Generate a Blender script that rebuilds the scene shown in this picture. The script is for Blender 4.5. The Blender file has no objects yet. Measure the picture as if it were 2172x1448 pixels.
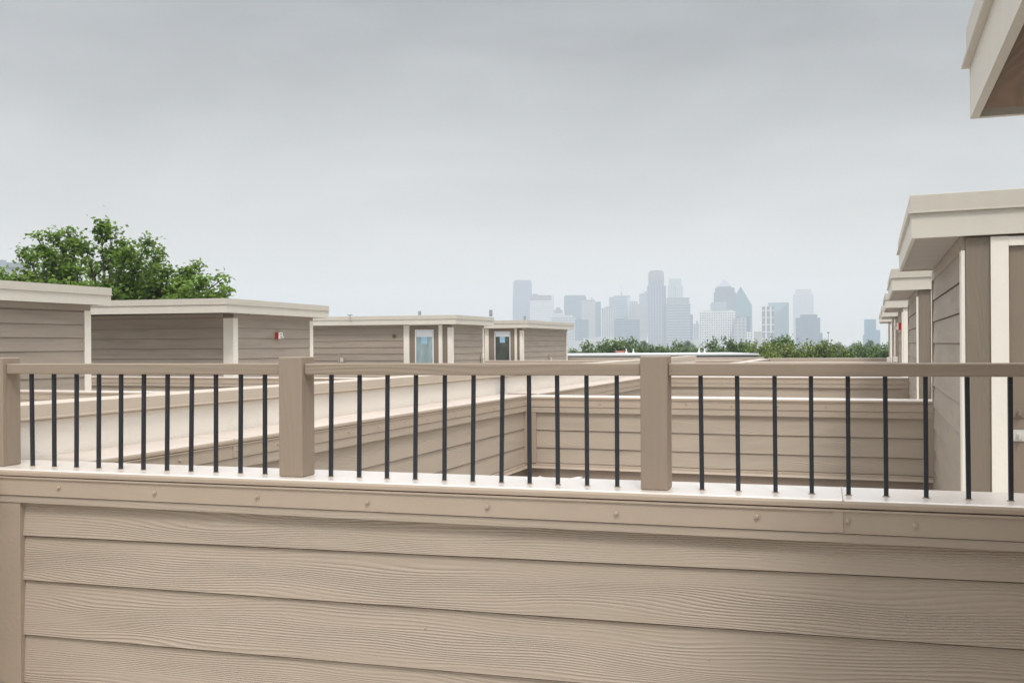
import bpy, math, random
from mathutils import Vector, Matrix, noise
R = math.radians
sc = bpy.context.scene
C = sc.collection
rnd = random.Random(7)

# ------------------------------------------------------------------ camera
EYE = 1.45                      # metres above the terrace floor
YAW = R(19.56)
FPX = 2150.0                    # focal length in pixels of a 2172 wide frame
cy_, sy_ = math.cos(YAW), math.sin(YAW)
cam = bpy.data.cameras.new('camera')
cam.sensor_width = 36.0
cam.lens = 36.0 * FPX / 2172.0
cam.shift_y = 7.5 / 2172.0
cam.clip_start = 0.05
cam.clip_end = 30000
camo = bpy.data.objects.new('camera', cam)
camo.matrix_world = Matrix.Translation((0, 0, EYE)) @ Matrix.Rotation(YAW, 4, 'Z') @ Matrix.Rotation(R(90), 4, 'X') @ Matrix.Rotation(R(-0.35), 4, 'Z')
C.objects.link(camo)
sc.camera = camo

# ------------------------------------------------------------------ exposure
sc.view_settings.view_transform = 'Standard'
sc.view_settings.look = 'None'
sc.view_settings.exposure = 0.3
sc.view_settings.gamma = 1.0
sc.cycles.use_denoising = True
sc.cycles.max_bounces = 8
sc.cycles.volume_bounces = 3
sc.cycles.transparent_max_bounces = 16

# ------------------------------------------------------------------ sky
SUN_EL, SUN_AZ = R(55), R(152)      # azimuth clockwise from +Y
w = bpy.data.worlds.new('World'); sc.world = w; w.use_nodes = True
nt = w.node_tree; nt.nodes.clear()
def N(nt, t, **k):
    n = nt.nodes.new(t)
    for a, v in k.items():
        if a.startswith('i_'): n.inputs[a[2:].replace('_', ' ')].default_value = v
        else: setattr(n, a, v)
    return n
out = N(nt, 'ShaderNodeOutputWorld')
sky = N(nt, 'ShaderNodeTexSky', sky_type='NISHITA', sun_disc=False, sun_elevation=SUN_EL, sun_rotation=SUN_AZ)
bg1 = N(nt, 'ShaderNodeBackground', i_Strength=0.05)
nt.links.new(sky.outputs[0], bg1.inputs[0])
tc = N(nt, 'ShaderNodeTexCoord')
sep = N(nt, 'ShaderNodeSeparateXYZ'); nt.links.new(tc.outputs['Generated'], sep.inputs[0])
mp = N(nt, 'ShaderNodeMapping'); mp.inputs['Scale'].default_value = (1.6, 1.6, 4.6); mp.inputs['Location'].default_value = (0.35, 0.1, 0.2)
nt.links.new(tc.outputs['Generated'], mp.inputs[0])
nz = N(nt, 'ShaderNodeTexNoise', i_Scale=2.3, i_Detail=5.0, i_Roughness=0.5, i_Distortion=0.35)
nt.links.new(mp.outputs[0], nz.inputs['Vector'])
ramp = N(nt, 'ShaderNodeValToRGB')          # by height: pale at the horizon, grey above, bright overhead
e = ramp.color_ramp.elements
e[0].position = 0.0; e[0].color = (0.71, 0.675, 0.62, 1)
e[1].position = 1.0; e[1].color = (1.95, 1.97, 2.0, 1)
for p, c in ((0.06, (0.665, 0.64, 0.60)), (0.12, (0.575, 0.56, 0.54)), (0.20, (0.45, 0.452, 0.452)), (0.34, (0.315, 0.33, 0.34)), (0.6, (1.35, 1.38, 1.42))):
    q = e.new(p); q.color = (*c, 1)
nt.links.new(sep.outputs['Z'], ramp.inputs[0])
cr = N(nt, 'ShaderNodeMapRange'); cr.inputs['From Min'].default_value = 0.3; cr.inputs['From Max'].default_value = 0.7
cr.inputs['To Min'].default_value = 0.86; cr.inputs['To Max'].default_value = 1.15
nt.links.new(nz.outputs[0], cr.inputs[0])
# less cloud contrast towards the horizon
fade = N(nt, 'ShaderNodeMapRange'); fade.inputs['From Min'].default_value = 0.02; fade.inputs['From Max'].default_value = 0.2
nt.links.new(sep.outputs['Z'], fade.inputs[0])
mxf = N(nt, 'ShaderNodeMix', data_type='FLOAT'); mxf.inputs['A'].default_value = 1.0
nt.links.new(fade.outputs[0], mxf.inputs['Factor']); nt.links.new(cr.outputs[0], mxf.inputs['B'])
vm = N(nt, 'ShaderNodeVectorMath', operation='SCALE')
nt.links.new(ramp.outputs[0], vm.inputs[0]); nt.links.new(mxf.outputs['Result'], vm.inputs['Scale'])
bg2 = N(nt, 'ShaderNodeBackground', i_Strength=1.0)
nt.links.new(vm.outputs[0], bg2.inputs[0])
mx = N(nt, 'ShaderNodeMixShader', i_Fac=0.93)
nt.links.new(bg1.outputs[0], mx.inputs[1]); nt.links.new(bg2.outputs[0], mx.inputs[2])
nt.links.new(mx.outputs[0], out.inputs[0])

# ------------------------------------------------------------------ sun behind the cloud
sl = bpy.data.lights.new('sun', 'SUN'); sl.energy = 1.5; sl.angle = R(13); sl.color = (1.0, 0.965, 0.92)
so = bpy.data.objects.new('sun', sl); C.objects.link(so)
d = Vector((math.sin(SUN_AZ) * math.cos(SUN_EL), math.cos(SUN_AZ) * math.cos(SUN_EL), math.sin(SUN_EL)))
so.rotation_euler = d.to_track_quat('Z', 'Y').to_euler()

# ------------------------------------------------------------------ helpers
def hor(px): return 738 - (px - 50) * 13 / 2122
def ray(px):
    r = (px - 1086) / FPX
    return r * cy_ - sy_, r * sy_ + cy_
def P(px, py, zc):
    a, b = ray(px)
    return Vector((a * zc, b * zc, EYE + (hor(px) - py) * zc / FPX))
def X_at(px, Y):
    a, b = ray(px); return a / b * Y
def Y_at(px, X):
    a, b = ray(px); return b / a * X

class MB:
    def __init__(self): self.v = []; self.f = []; self.uv = []; self.tint = []; self.mi = {}
    def face(self, pts, uvs=None, tint=0.0):
        i = len(self.v); self.v.extend(pts); self.f.append(tuple(range(i, i + len(pts))))
        self.uv.extend(uvs if uvs else [(0, 0)] * len(pts)); self.tint.append(tint)
    def box(self, x0, x1, y0, y1, z0, z1, grain='x', off=None):
        ou, ov = off if off else (rnd.uniform(0, 50), rnd.uniform(0, 50))
        i = len(self.v)
        cs = [(x, y, z) for z in (z0, z1) for y in (y0, y1) for x in (x0, x1)]
        self.v.extend(cs)
        g = 'xyz'.index(grain)
        for idx, n in (((0, 2, 3, 1), 2), ((4, 5, 7, 6), 2), ((0, 1, 5, 4), 1), ((2, 6, 7, 3), 1), ((0, 4, 6, 2), 0), ((1, 3, 7, 5), 0)):
            self.f.append(tuple(i + k for k in idx))
            ax = [k for k in range(3) if k != n]
            ua = g if g in ax else ax[0]
            va = [k for k in ax if k != ua][0]
            for k in idx: self.uv.append((cs[k][ua] + ou, cs[k][va] + ov))
            self.tint.append(0)
        return self
    def cyl(self, c, r, h, seg=12, axis='z', r2=None):
        r2 = r if r2 is None else r2
        c = Vector(c)
        ax = {'x': (Vector((0, 1, 0)), Vector((0, 0, 1)), Vector((1, 0, 0))), 'y': (Vector((0, 0, 1)), Vector((1, 0, 0)), Vector((0, 1, 0))), 'z': (Vector((1, 0, 0)), Vector((0, 1, 0)), Vector((0, 0, 1)))}[axis]
        a = [c + ax[0] * r * math.cos(t * 2 * math.pi / seg) + ax[1] * r * math.sin(t * 2 * math.pi / seg) for t in range(seg)]
        b = [c + ax[2] * h + ax[0] * r2 * math.cos(t * 2 * math.pi / seg) + ax[1] * r2 * math.sin(t * 2 * math.pi / seg) for t in range(seg)]
        for t in range(seg):
            u = (t + 1) % seg
            self.face([tuple(a[t]), tuple(a[u]), tuple(b[u]), tuple(b[t])], [(0, 0), (0.05, 0), (0.05, h), (0, h)])
        self.face([tuple(p) for p in reversed(a)]); self.face([tuple(p) for p in b])
        return self
    def tube(self, pts, rads, seg=6):
        prev = None
        for k, (p, r) in enumerate(zip(pts, rads)):
            p = Vector(p)
            q = Vector(pts[min(k + 1, len(pts) - 1)]) - Vector(pts[max(k - 1, 0)])
            q.normalize()
            s = q.orthogonal().normalized(); t = q.cross(s)
            ring = [p + s * r * math.cos(j * 2 * math.pi / seg) + t * r * math.sin(j * 2 * math.pi / seg) for j in range(seg)]
            if prev:
                for j in range(seg):
                    m = (j + 1) % seg
                    self.face([tuple(prev[j]), tuple(prev[m]), tuple(ring[m]), tuple(ring[j])])
            prev = ring
        return self
    def extrude(self, prof, x0, x1, off=None):
        """closed profile of (y, z), walked so the outside is on its right, swept along x"""
        ou, ov = off if off else (rnd.uniform(0, 50), rnd.uniform(0, 50))
        n = len(prof); s = 0
        for k in range(n):
            a, b = prof[k], prof[(k + 1) % n]
            l = math.hypot(a[0] - b[0], a[1] - b[1])
            self.face([(x0, a[0], a[1]), (x1, a[0], a[1]), (x1, b[0], b[1]), (x0, b[0], b[1])], [(x0 + ou, s + ov), (x1 + ou, s + ov), (x1 + ou, s + l + ov), (x0 + ou, s + l + ov)])
            s += l
        self.face([(x0, p[0], p[1]) for p in reversed(prof)]); self.face([(x1, p[0], p[1]) for p in prof])
        return self
    def shear(self, sx=0.0, sy=0.0):
        self.v = [(x, y, z + sx * x + sy * y) for x, y, z in self.v]; return self
    def build(self, name, mat, parent=None, mat2=None, bevel=0.0, smooth=False, recalc=True):
        return self._build(name, mat, parent, mat2, bevel, smooth, recalc)
    def _build(self, name, mat, parent=None, mat2=None, bevel=0.0, smooth=False, recalc=True):
        me = bpy.data.meshes.new(name)
        me.from_pydata([tuple(p) for p in self.v], [], self.f)
        uvl = me.uv_layers.new(name='UVMap')
        flat = [c for t in self.uv for c in t]
        uvl.data.foreach_set('uv', flat)
        if any(self.tint):
            at = me.attributes.new('tint', 'FLOAT', 'FACE'); at.data.foreach_set('value', self.tint)
        me.materials.append(mat)
        if self.mi:
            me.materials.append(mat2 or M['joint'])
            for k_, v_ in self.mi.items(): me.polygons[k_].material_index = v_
        if smooth: me.polygons.foreach_set('use_smooth', [True] * len(me.polygons))
        if recalc:
            import bmesh
            bm = bmesh.new(); bm.from_mesh(me)
            if bevel: bmesh.ops.remove_doubles(bm, verts=bm.verts, dist=0.0002)
            bmesh.ops.recalc_face_normals(bm, faces=bm.faces)
            bm.to_mesh(me); bm.free()
        me.update()
        o = bpy.data.objects.new(name, me); C.objects.link(o)
        if parent: o.parent = parent
        if bevel:
            m = o.modifiers.new('bevel', 'BEVEL'); m.width = bevel; m.segments = 2; m.limit_method = 'ANGLE'; m.angle_limit = R(40)
        return o

def thing(name, label, cat, loc=(0, 0, 0), rz=0.0, group=None):
    o = bpy.data.objects.new(name, None); C.objects.link(o)
    o.empty_display_size = 0.2
    o.location = loc; o.rotation_euler = (0, 0, rz); o['label'] = label; o['category'] = cat
    if group: o['group'] = group
    return o
def tag(o, label, cat, group=None):
    o['label'] = label; o['category'] = cat
    if group: o['group'] = group
    return o
def struct(o, label=None):
    o['kind'] = 'structure'
    if label: o['label'] = label
    return o
def dup(o, parent, loc):
    c = o.copy(); C.objects.link(c); c.parent = parent; c.location = loc; return c

# ------------------------------------------------------------------ materials
def base_mat(name, rough=0.6, spec=0.4):
    m = bpy.data.materials.new(name); m.use_nodes = True
    b = m.node_tree.nodes['Principled BSDF']
    b.inputs['Roughness'].default_value = rough
    b.inputs['Specular IOR Level'].default_value = spec
    return m, m.node_tree, b
def L(nt, a, b): nt.links.new(a, b)
def math_(nt, op, a, b=None, c=None):
    n = nt.nodes.new('ShaderNodeMath'); n.operation = op
    for i, v in enumerate((a, b, c)):
        if v is None: continue
        if hasattr(v, 'is_linked') or isinstance(v, bpy.types.NodeSocket): nt.links.new(v, n.inputs[i])
        else: n.inputs[i].default_value = v
    return n.outputs[0]
def noise_(nt, vec, scale, detail=2.0, sx=1, sy=1, sz=1, rough=0.5):
    m = nt.nodes.new('ShaderNodeMapping'); m.inputs['Scale'].default_value = (sx, sy, sz)
    nt.links.new(vec, m.inputs[0])
    n = nt.nodes.new('ShaderNodeTexNoise'); n.inputs['Scale'].default_value = scale; n.inputs['Detail'].default_value = detail; n.inputs['Roughness'].default_value = rough
    nt.links.new(m.outputs[0], n.inputs['Vector'])
    return n.outputs[0]
def tint_mix(nt, bsdf, col, fac_socket, amount):
    """base colour varied around col by a 0..1 factor"""
    hi = tuple(min(1, c * (1 + amount)) for c in col); lo = tuple(c * (1 - amount) for c in col)
    mx = nt.nodes.new('ShaderNodeMix'); mx.data_type = 'RGBA'
    mx.inputs['A'].default_value = (*lo, 1); mx.inputs['B'].default_value = (*hi, 1)
    nt.links.new(fac_socket, mx.inputs['Factor'])
    nt.links.new(mx.outputs['Result'], bsdf.inputs['Base Color'])
    return mx
def wood_paint(name, col, depth=0.004, ring=105.0, swirl=13.5, rough=0.5, colvar=0.07, spec=0.35, warm=None):
    """painted embossed wood: contour-like grain running along u, fine streaks, slight mottling"""
    m, nt, b = base_mat(name, rough, spec)
    uv = nt.nodes.new('ShaderNodeUVMap'); uv.uv_map = 'UVMap'; v = uv.outputs[0]
    s = nt.nodes.new('ShaderNodeSeparateXYZ'); L(nt, v, s.inputs[0])
    n1 = noise_(nt, v, 1.0, 1.0, 0.95, 6.5)
    n2 = noise_(nt, v, 1.0, 1.0, 1.7, 13.0)
    ph = math_(nt, 'ADD', math_(nt, 'MULTIPLY', s.outputs[1], ring), math_(nt, 'MULTIPLY', n1, swirl))
    ph = math_(nt, 'ADD', ph, math_(nt, 'MULTIPLY', n2, 1.4))
    sn = math_(nt, 'SINE', math_(nt, 'MULTIPLY', ph, 6.2832))
    sn = math_(nt, 'POWER', math_(nt, 'MULTIPLY_ADD', sn, 0.5, 0.5), 1.6)
    amp = nt.nodes.new('ShaderNodeMapRange'); amp.inputs['From Min'].default_value = 0.36; amp.inputs['From Max'].default_value = 0.6; amp.inputs['To Min'].default_value = 0.12
    L(nt, noise_(nt, v, 1.0, 2.0, 1.1, 9.0), amp.inputs[0])
    fine = noise_(nt, v, 1.0, 3.0, 14.0, 420.0)
    hgt = math_(nt, 'ADD', math_(nt, 'MULTIPLY', sn, amp.outputs[0]), math_(nt, 'MULTIPLY', fine, 0.16))
    bp = nt.nodes.new('ShaderNodeBump'); bp.inputs['Distance'].default_value = depth; bp.inputs['Strength'].default_value = 0.8
    L(nt, hgt, bp.inputs['Height']); L(nt, bp.outputs[0], b.inputs['Normal'])
    mot = noise_(nt, v, 1.0, 4.0, 1.3, 4.0, rough=0.6)
    f = math_(nt, 'MULTIPLY_ADD', math_(nt, 'SUBTRACT', mot, 0.5), 1.6, 0.5)
    f = math_(nt, 'ADD', f, math_(nt, 'MULTIPLY', math_(nt, 'SUBTRACT', hgt, 0.5), 0.5))
    mx = tint_mix(nt, b, col, f, colvar)
    if warm:
        mx.inputs['A'].default_value = (*warm, 1)
    return m
def paint(name, col, rough=0.5, spec=0.4, bump=0.0006, scale=90.0, colvar=0.05, mott=3.0):
    m, nt, b = base_mat(name, rough, spec)
    tcn = nt.nodes.new('ShaderNodeTexCoord'); v = tcn.outputs['Object']
    mot = noise_(nt, v, mott, 5.0, rough=0.6)
    f = math_(nt, 'MULTIPLY_ADD', math_(nt, 'SUBTRACT', mot, 0.5), 2.0, 0.5)
    tint_mix(nt, b, col, f, colvar)
    if bump:
        bp = nt.nodes.new('ShaderNodeBump'); bp.inputs['Distance'].default_value = bump
        L(nt, noise_(nt, v, scale, 3.0), bp.inputs['Height']); L(nt, bp.outputs[0], b.inputs['Normal'])
    r = nt.nodes.new('ShaderNodeMapRange'); r.inputs['To Min'].default_value = rough - 0.08; r.inputs['To Max'].default_value = rough + 0.12
    L(nt, mot, r.inputs[0]); L(nt, r.outputs[0], b.inputs['Roughness'])
    return m
def streaked(name, col, rough, amount=0.12):
    """fascia paint with faint rain streaks running down"""
    m, nt, b = base_mat(name, rough, 0.4)
    tcn = nt.nodes.new('ShaderNodeTexCoord'); v = tcn.outputs['Object']
    a = noise_(nt, v, 1.0, 4.0, 9.0, 9.0, 0.8, rough=0.7)
    c = noise_(nt, v, 1.0, 3.0, 1.5, 1.5, 3.0)
    f = math_(nt, 'MULTIPLY_ADD', math_(nt, 'SUBTRACT', math_(nt, 'MULTIPLY_ADD', a, 0.6, math_(nt, 'MULTIPLY', c, 0.4)), 0.5), 2.4, 0.5)
    tint_mix(nt, b, col, f, amount)
    bp = nt.nodes.new('ShaderNodeBump'); bp.inputs['Distance'].default_value = 0.0006
    L(nt, noise_(nt, v, 1.0, 3.0, 6.0, 6.0, 160.0), bp.inputs['Height']); L(nt, bp.outputs[0], b.inputs['Normal'])
    return m

TAUPE = (0.425, 0.35, 0.275)
M = {}
M['siding'] = wood_paint('taupe_siding_paint', TAUPE, 0.0027, rough=0.55, colvar=0.06)
M['siding_house'] = wood_paint('taupe_house_siding_paint', (0.36, 0.30, 0.242), 0.003, rough=0.55)
M['trim'] = wood_paint('taupe_trim_paint', TAUPE, 0.0012, ring=60, swirl=6, rough=0.55)
M['corner'] = paint('taupe_corner_paint', (0.36, 0.29, 0.22), 0.55, 0.4, 0.0012, 60)
M['rail'] = wood_paint('taupe_rail_paint', (0.30, 0.237, 0.178), 0.0010, ring=44, swirl=7, rough=0.6, colvar=0.045)
def knots(m, col):
    nt = m.node_tree; b = nt.nodes['Principled BSDF']; bp = [n for n in nt.nodes if n.type == 'BUMP'][0]
    uvn = [n for n in nt.nodes if n.type == 'UVMAP'][0]
    vo = nt.nodes.new('ShaderNodeTexVoronoi'); vo.inputs['Scale'].default_value = 6.5
    L(nt, uvn.outputs[0], vo.inputs['Vector'])
    mr = nt.nodes.new('ShaderNodeMapRange'); mr.inputs['From Max'].default_value = 0.075
    L(nt, vo.outputs['Distance'], mr.inputs[0])
    b2 = nt.nodes.new('ShaderNodeBump'); b2.inputs['Distance'].default_value = 0.004; b2.inputs['Strength'].default_value = 0.6
    L(nt, mr.outputs[0], b2.inputs['Height']); L(nt, bp.outputs[0], b2.inputs['Normal']); L(nt, b2.outputs[0], b.inputs['Normal'])
knots(M['rail'], None)
M['flash'] = paint('taupe_flashing_paint', (0.43, 0.345, 0.265), 0.42, 0.5, 0.0016, 9)
M['cap_side'] = paint('worn_taupe_coping_top', (0.56, 0.485, 0.42), 0.4, 0.5, 0.0012, 14, 0.12, 1.6)  # side wall coping tops, with weaker grazing light put into the colour
M['cap'] = paint('pale_coping_paint', (0.74, 0.665, 0.60), 0.34, 0.5, 0.0012, 14, 0.09, 2.2)  # bright sky gloss put into the colour of the coping tops
M['cap'].node_tree.nodes['Principled BSDF'].inputs['Coat Weight'].default_value = 0.7
M['cap'].node_tree.nodes['Principled BSDF'].inputs['Coat Roughness'].default_value = 0.22
M['base'] = paint('brown_upstand_paint', (0.27, 0.21, 0.16), 0.6)
M['cream'] = paint('cream_trim_paint', (0.80, 0.745, 0.655), 0.5, 0.4, 0.0016, 45, 0.03)
M['fascia'] = streaked('cream_fascia_paint', (0.60, 0.56, 0.485), 0.5, 0.05)
M['capmetal'] = streaked('cream_roof_edge_metal', (0.53, 0.49, 0.42), 0.42, 0.05)
M['soffit'] = wood_paint('taupe_soffit_paint', (0.42, 0.37, 0.32), 0.002, ring=50, swirl=9, rough=0.6)
M['soffit_wood'] = wood_paint('bare_brown_soffit_wood', (0.19, 0.115, 0.07), 0.003, ring=42, swirl=9, rough=0.6, colvar=0.28)
M['panel'] = wood_paint('taupe_panel_paint', (0.215, 0.175, 0.133), 0.003, ring=16, swirl=9, rough=0.4, spec=0.5)
M['door'] = paint('brown_door_paint', (0.235, 0.185, 0.14), 0.45)
M['dark'] = paint('shadow_gap_brown', (0.10, 0.06, 0.035), 0.8)  # even dark brown shared by handle, grille and roof deck board
M['joint'] = paint('raw_board_joint', (0.13, 0.09, 0.06), 0.9)  # raw board undersides, and the shadow line painted under each lap
M['stucco'] = paint('white_stucco', (0.84, 0.79, 0.71), 0.85, 0.2, 0.004, 120, 0.05, 2.0)
M['stucco_cap'] = paint('tan_stucco_cap', (0.56, 0.475, 0.385), 0.42, 0.5, 0.0004)
M['iron'] = paint('black_baluster_metal', (0.017, 0.020, 0.027), 0.38, 0.5, 0.0006, 200, 0.3)
M['red'] = paint('red_plastic', (0.62, 0.03, 0.025), 0.35)
M['white'] = paint('white_plastic', (0.8, 0.8, 0.8), 0.3)
M['grey'] = paint('galvanised_grey', (0.30, 0.31, 0.33), 0.5)
M['silver'] = paint('pale_metal', (0.55, 0.53, 0.48), 0.35)
M['floor'] = paint('white_roof_membrane', (0.55, 0.53, 0.50), 0.6)
M['body'] = paint('beige_building_render', (0.38, 0.33, 0.27), 0.8)
M['blind'] = paint('white_blind', (0.75, 0.78, 0.80), 0.5)
M['blue'] = paint('pale_blue_sticker', (0.30, 0.50, 0.62), 0.4)
M['brick'] = paint('red_roof_tile', (0.42, 0.14, 0.10), 0.8)
M['gutter'] = paint('slate_grey_soffit', (0.13, 0.135, 0.15), 0.6)
M['shutter'] = paint('slate_blue_shutter', (0.11, 0.15, 0.20), 0.5)
M['whitewall'] = paint('white_render', (0.62, 0.63, 0.64), 0.7)
M['asphalt'] = paint('ground', (0.07, 0.085, 0.06), 0.9, 0.2, 0.02, 0.5, 0.35, 0.02)
gm, gnt, gb = base_mat('door_glass_dark', 0.06, 0.9); tcn = gnt.nodes.new('ShaderNodeTexCoord'); tint_mix(gnt, gb, (0.07, 0.08, 0.072), noise_(gnt, tcn.outputs['Object'], 2.5, 2.0), 0.8); M['glass'] = gm  # uneven base colour paints reflections into the dark glass
gm, gnt, gb = base_mat('door_glass_pale', 0.1, 0.8)
tcn = gnt.nodes.new('ShaderNodeTexCoord')
tint_mix(gnt, gb, (0.30, 0.38, 0.40), noise_(gnt, tcn.outputs['Object'], 2.0, 2.0, 3.0, 1.0, 1.0), 0.45); M['glass_pale'] = gm

def leaf_mat(name, lo, hi, trans=0.35):
    m = bpy.data.materials.new(name); m.use_nodes = True; nt = m.node_tree; nt.nodes.clear()
    o = nt.nodes.new('ShaderNodeOutputMaterial')
    at = nt.nodes.new('ShaderNodeAttribute'); at.attribute_name = 'tint'
    mx = nt.nodes.new('ShaderNodeMix'); mx.data_type = 'RGBA'
    mx.inputs['A'].default_value = (*lo, 1); mx.inputs['B'].default_value = (*hi, 1)
    L(nt, at.outputs['Fac'], mx.inputs['Factor'])
    d = nt.nodes.new('ShaderNodeBsdfPrincipled'); d.inputs['Roughness'].default_value = 0.5; d.inputs['Specular IOR Level'].default_value = 0.25
    L(nt, mx.outputs['Result'], d.inputs['Base Color'])
    t = nt.nodes.new('ShaderNodeBsdfTranslucent'); L(nt, mx.outputs['Result'], t.inputs[0])
    s = nt.nodes.new('ShaderNodeMixShader'); s.inputs[0].default_value = trans
    L(nt, d.outputs[0], s.inputs[1]); L(nt, t.outputs[0], s.inputs[2]); L(nt, s.outputs[0], o.inputs[0])
    return m
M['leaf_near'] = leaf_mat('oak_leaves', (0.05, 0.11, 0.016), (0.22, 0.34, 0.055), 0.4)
M['leaf_far'] = leaf_mat('treeline_leaves', (0.045, 0.10, 0.022), (0.16, 0.245, 0.055), 0.3)
M['leaf_yellow'] = leaf_mat('treeline_olive_leaves', (0.07, 0.12, 0.02), (0.24, 0.29, 0.055), 0.3)
M['bark'] = paint('bark', (0.09, 0.07, 0.055), 0.9, 0.2, 0.01, 12, 0.3)

def facade(name, wall, glass, dx, dz, fx, fz, rough=0.4, off=0.0):
    """wall with a regular grid of windows in object space"""
    m, nt, b = base_mat(name, rough, 0.4)
    tcn = nt.nodes.new('ShaderNodeTexCoord'); s = nt.nodes.new('ShaderNodeSeparateXYZ'); L(nt, tcn.outputs['Object'], s.inputs[0])
    u = math_(nt, 'ADD', math_(nt, 'ADD', s.outputs[0], s.outputs[1]), 1000.0 + off)
    a = math_(nt, 'LESS_THAN', math_(nt, 'FRACT', math_(nt, 'DIVIDE', u, dx)), fx)
    z = math_(nt, 'LESS_THAN', math_(nt, 'FRACT', math_(nt, 'DIVIDE', math_(nt, 'ADD', s.outputs[2], 500.0), dz)), fz)
    g = nt.nodes.new('ShaderNodeNewGeometry'); sg = nt.nodes.new('ShaderNodeSeparateXYZ'); L(nt, g.outputs['Normal'], sg.inputs[0])
    side = math_(nt, 'LESS_THAN', math_(nt, 'ABSOLUTE', sg.outputs[2]), 0.5)
    f = math_(nt, 'MULTIPLY', math_(nt, 'MULTIPLY', a, z), side)
    mx = nt.nodes.new('ShaderNodeMix'); mx.data_type = 'RGBA'
    mx.inputs['A'].default_value = (*wall, 1); mx.inputs['B'].default_value = (*glass, 1)
    L(nt, f, mx.inputs['Factor']); L(nt, mx.outputs['Result'], b.inputs['Base Color'])
    rr = nt.nodes.new('ShaderNodeMapRange'); rr.inputs['To Min'].default_value = 0.7; rr.inputs['To Max'].default_value = 0.2
    L(nt, f, rr.inputs[0]); L(nt, rr.outputs[0], b.inputs['Roughness'])
    return m

# ------------------------------------------------------------------ lap siding
def lap(mb, a, b, n, zs, t=0.0125):
    """boards on the face from a to b (2D), outward n; zs = bottoms and the last top, each z or (z at a, z at b)"""
    a = Vector(a); b = Vector(b); n = Vector(n).normalized(); ln = (b - a).length
    for k in range(len(zs) - 1):
        lo = zs[k] if isinstance(zs[k], tuple) else (zs[k],) * 2
        hi = zs[k + 1] if isinstance(zs[k + 1], tuple) else (zs[k + 1],) * 2
        ou, ov = rnd.uniform(0, 60), rnd.uniform(0, 60)
        p = [a + n * t, b + n * t, b + n * 0.001, a + n * 0.001]
        q = [(p[0].x, p[0].y, lo[0]), (p[1].x, p[1].y, lo[1]), (p[2].x, p[2].y, hi[1]), (p[3].x, p[3].y, hi[0])]
        mb.face(q, [(ou, ov), (ou + ln, ov), (ou + ln, ov + hi[1] - lo[1]), (ou, ov + hi[0] - lo[0])])
        # raw unpainted underside, and a dark strip painting the lap shadow below it
        r = [(a.x, a.y, lo[0]), (b.x, b.y, lo[1])]
        mb.face([r[0], r[1], q[1], q[0]], [(ou, ov)] * 4); mb.mi[len(mb.f) - 1] = 1
        if k:
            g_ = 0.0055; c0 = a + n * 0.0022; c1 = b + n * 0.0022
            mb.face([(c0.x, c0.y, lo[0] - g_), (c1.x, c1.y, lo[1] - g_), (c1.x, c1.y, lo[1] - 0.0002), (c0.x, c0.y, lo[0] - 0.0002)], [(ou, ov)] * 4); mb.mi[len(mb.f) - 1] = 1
        # ends and back, so that each board is solid
        bt = [(a.x, a.y, hi[0]), (b.x, b.y, hi[1])]
        mb.face([r[0], q[0], q[3], bt[0]], [(ou, ov)] * 4); mb.face([r[1], bt[1], q[2], q[1]], [(ou, ov)] * 4)
    return mb

screw_mb = MB(); screw_mb.cyl((0, 0, 0), 0.0098, -0.0035, 12, 'y'); screw_mb.cyl((0, -0.0035, 0), 0.0068, -0.0065, 8, 'y', 0.0045)
screw_me = None
def screws(parent, spots):
    global screw_me
    for s in spots:
        if screw_me is None:
            o = screw_mb.build('screw', M['flash'], parent); screw_me = o.data
        else:
            o = bpy.data.objects.new('screw', screw_me); C.objects.link(o); o.parent = parent
        o.location = s

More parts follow.
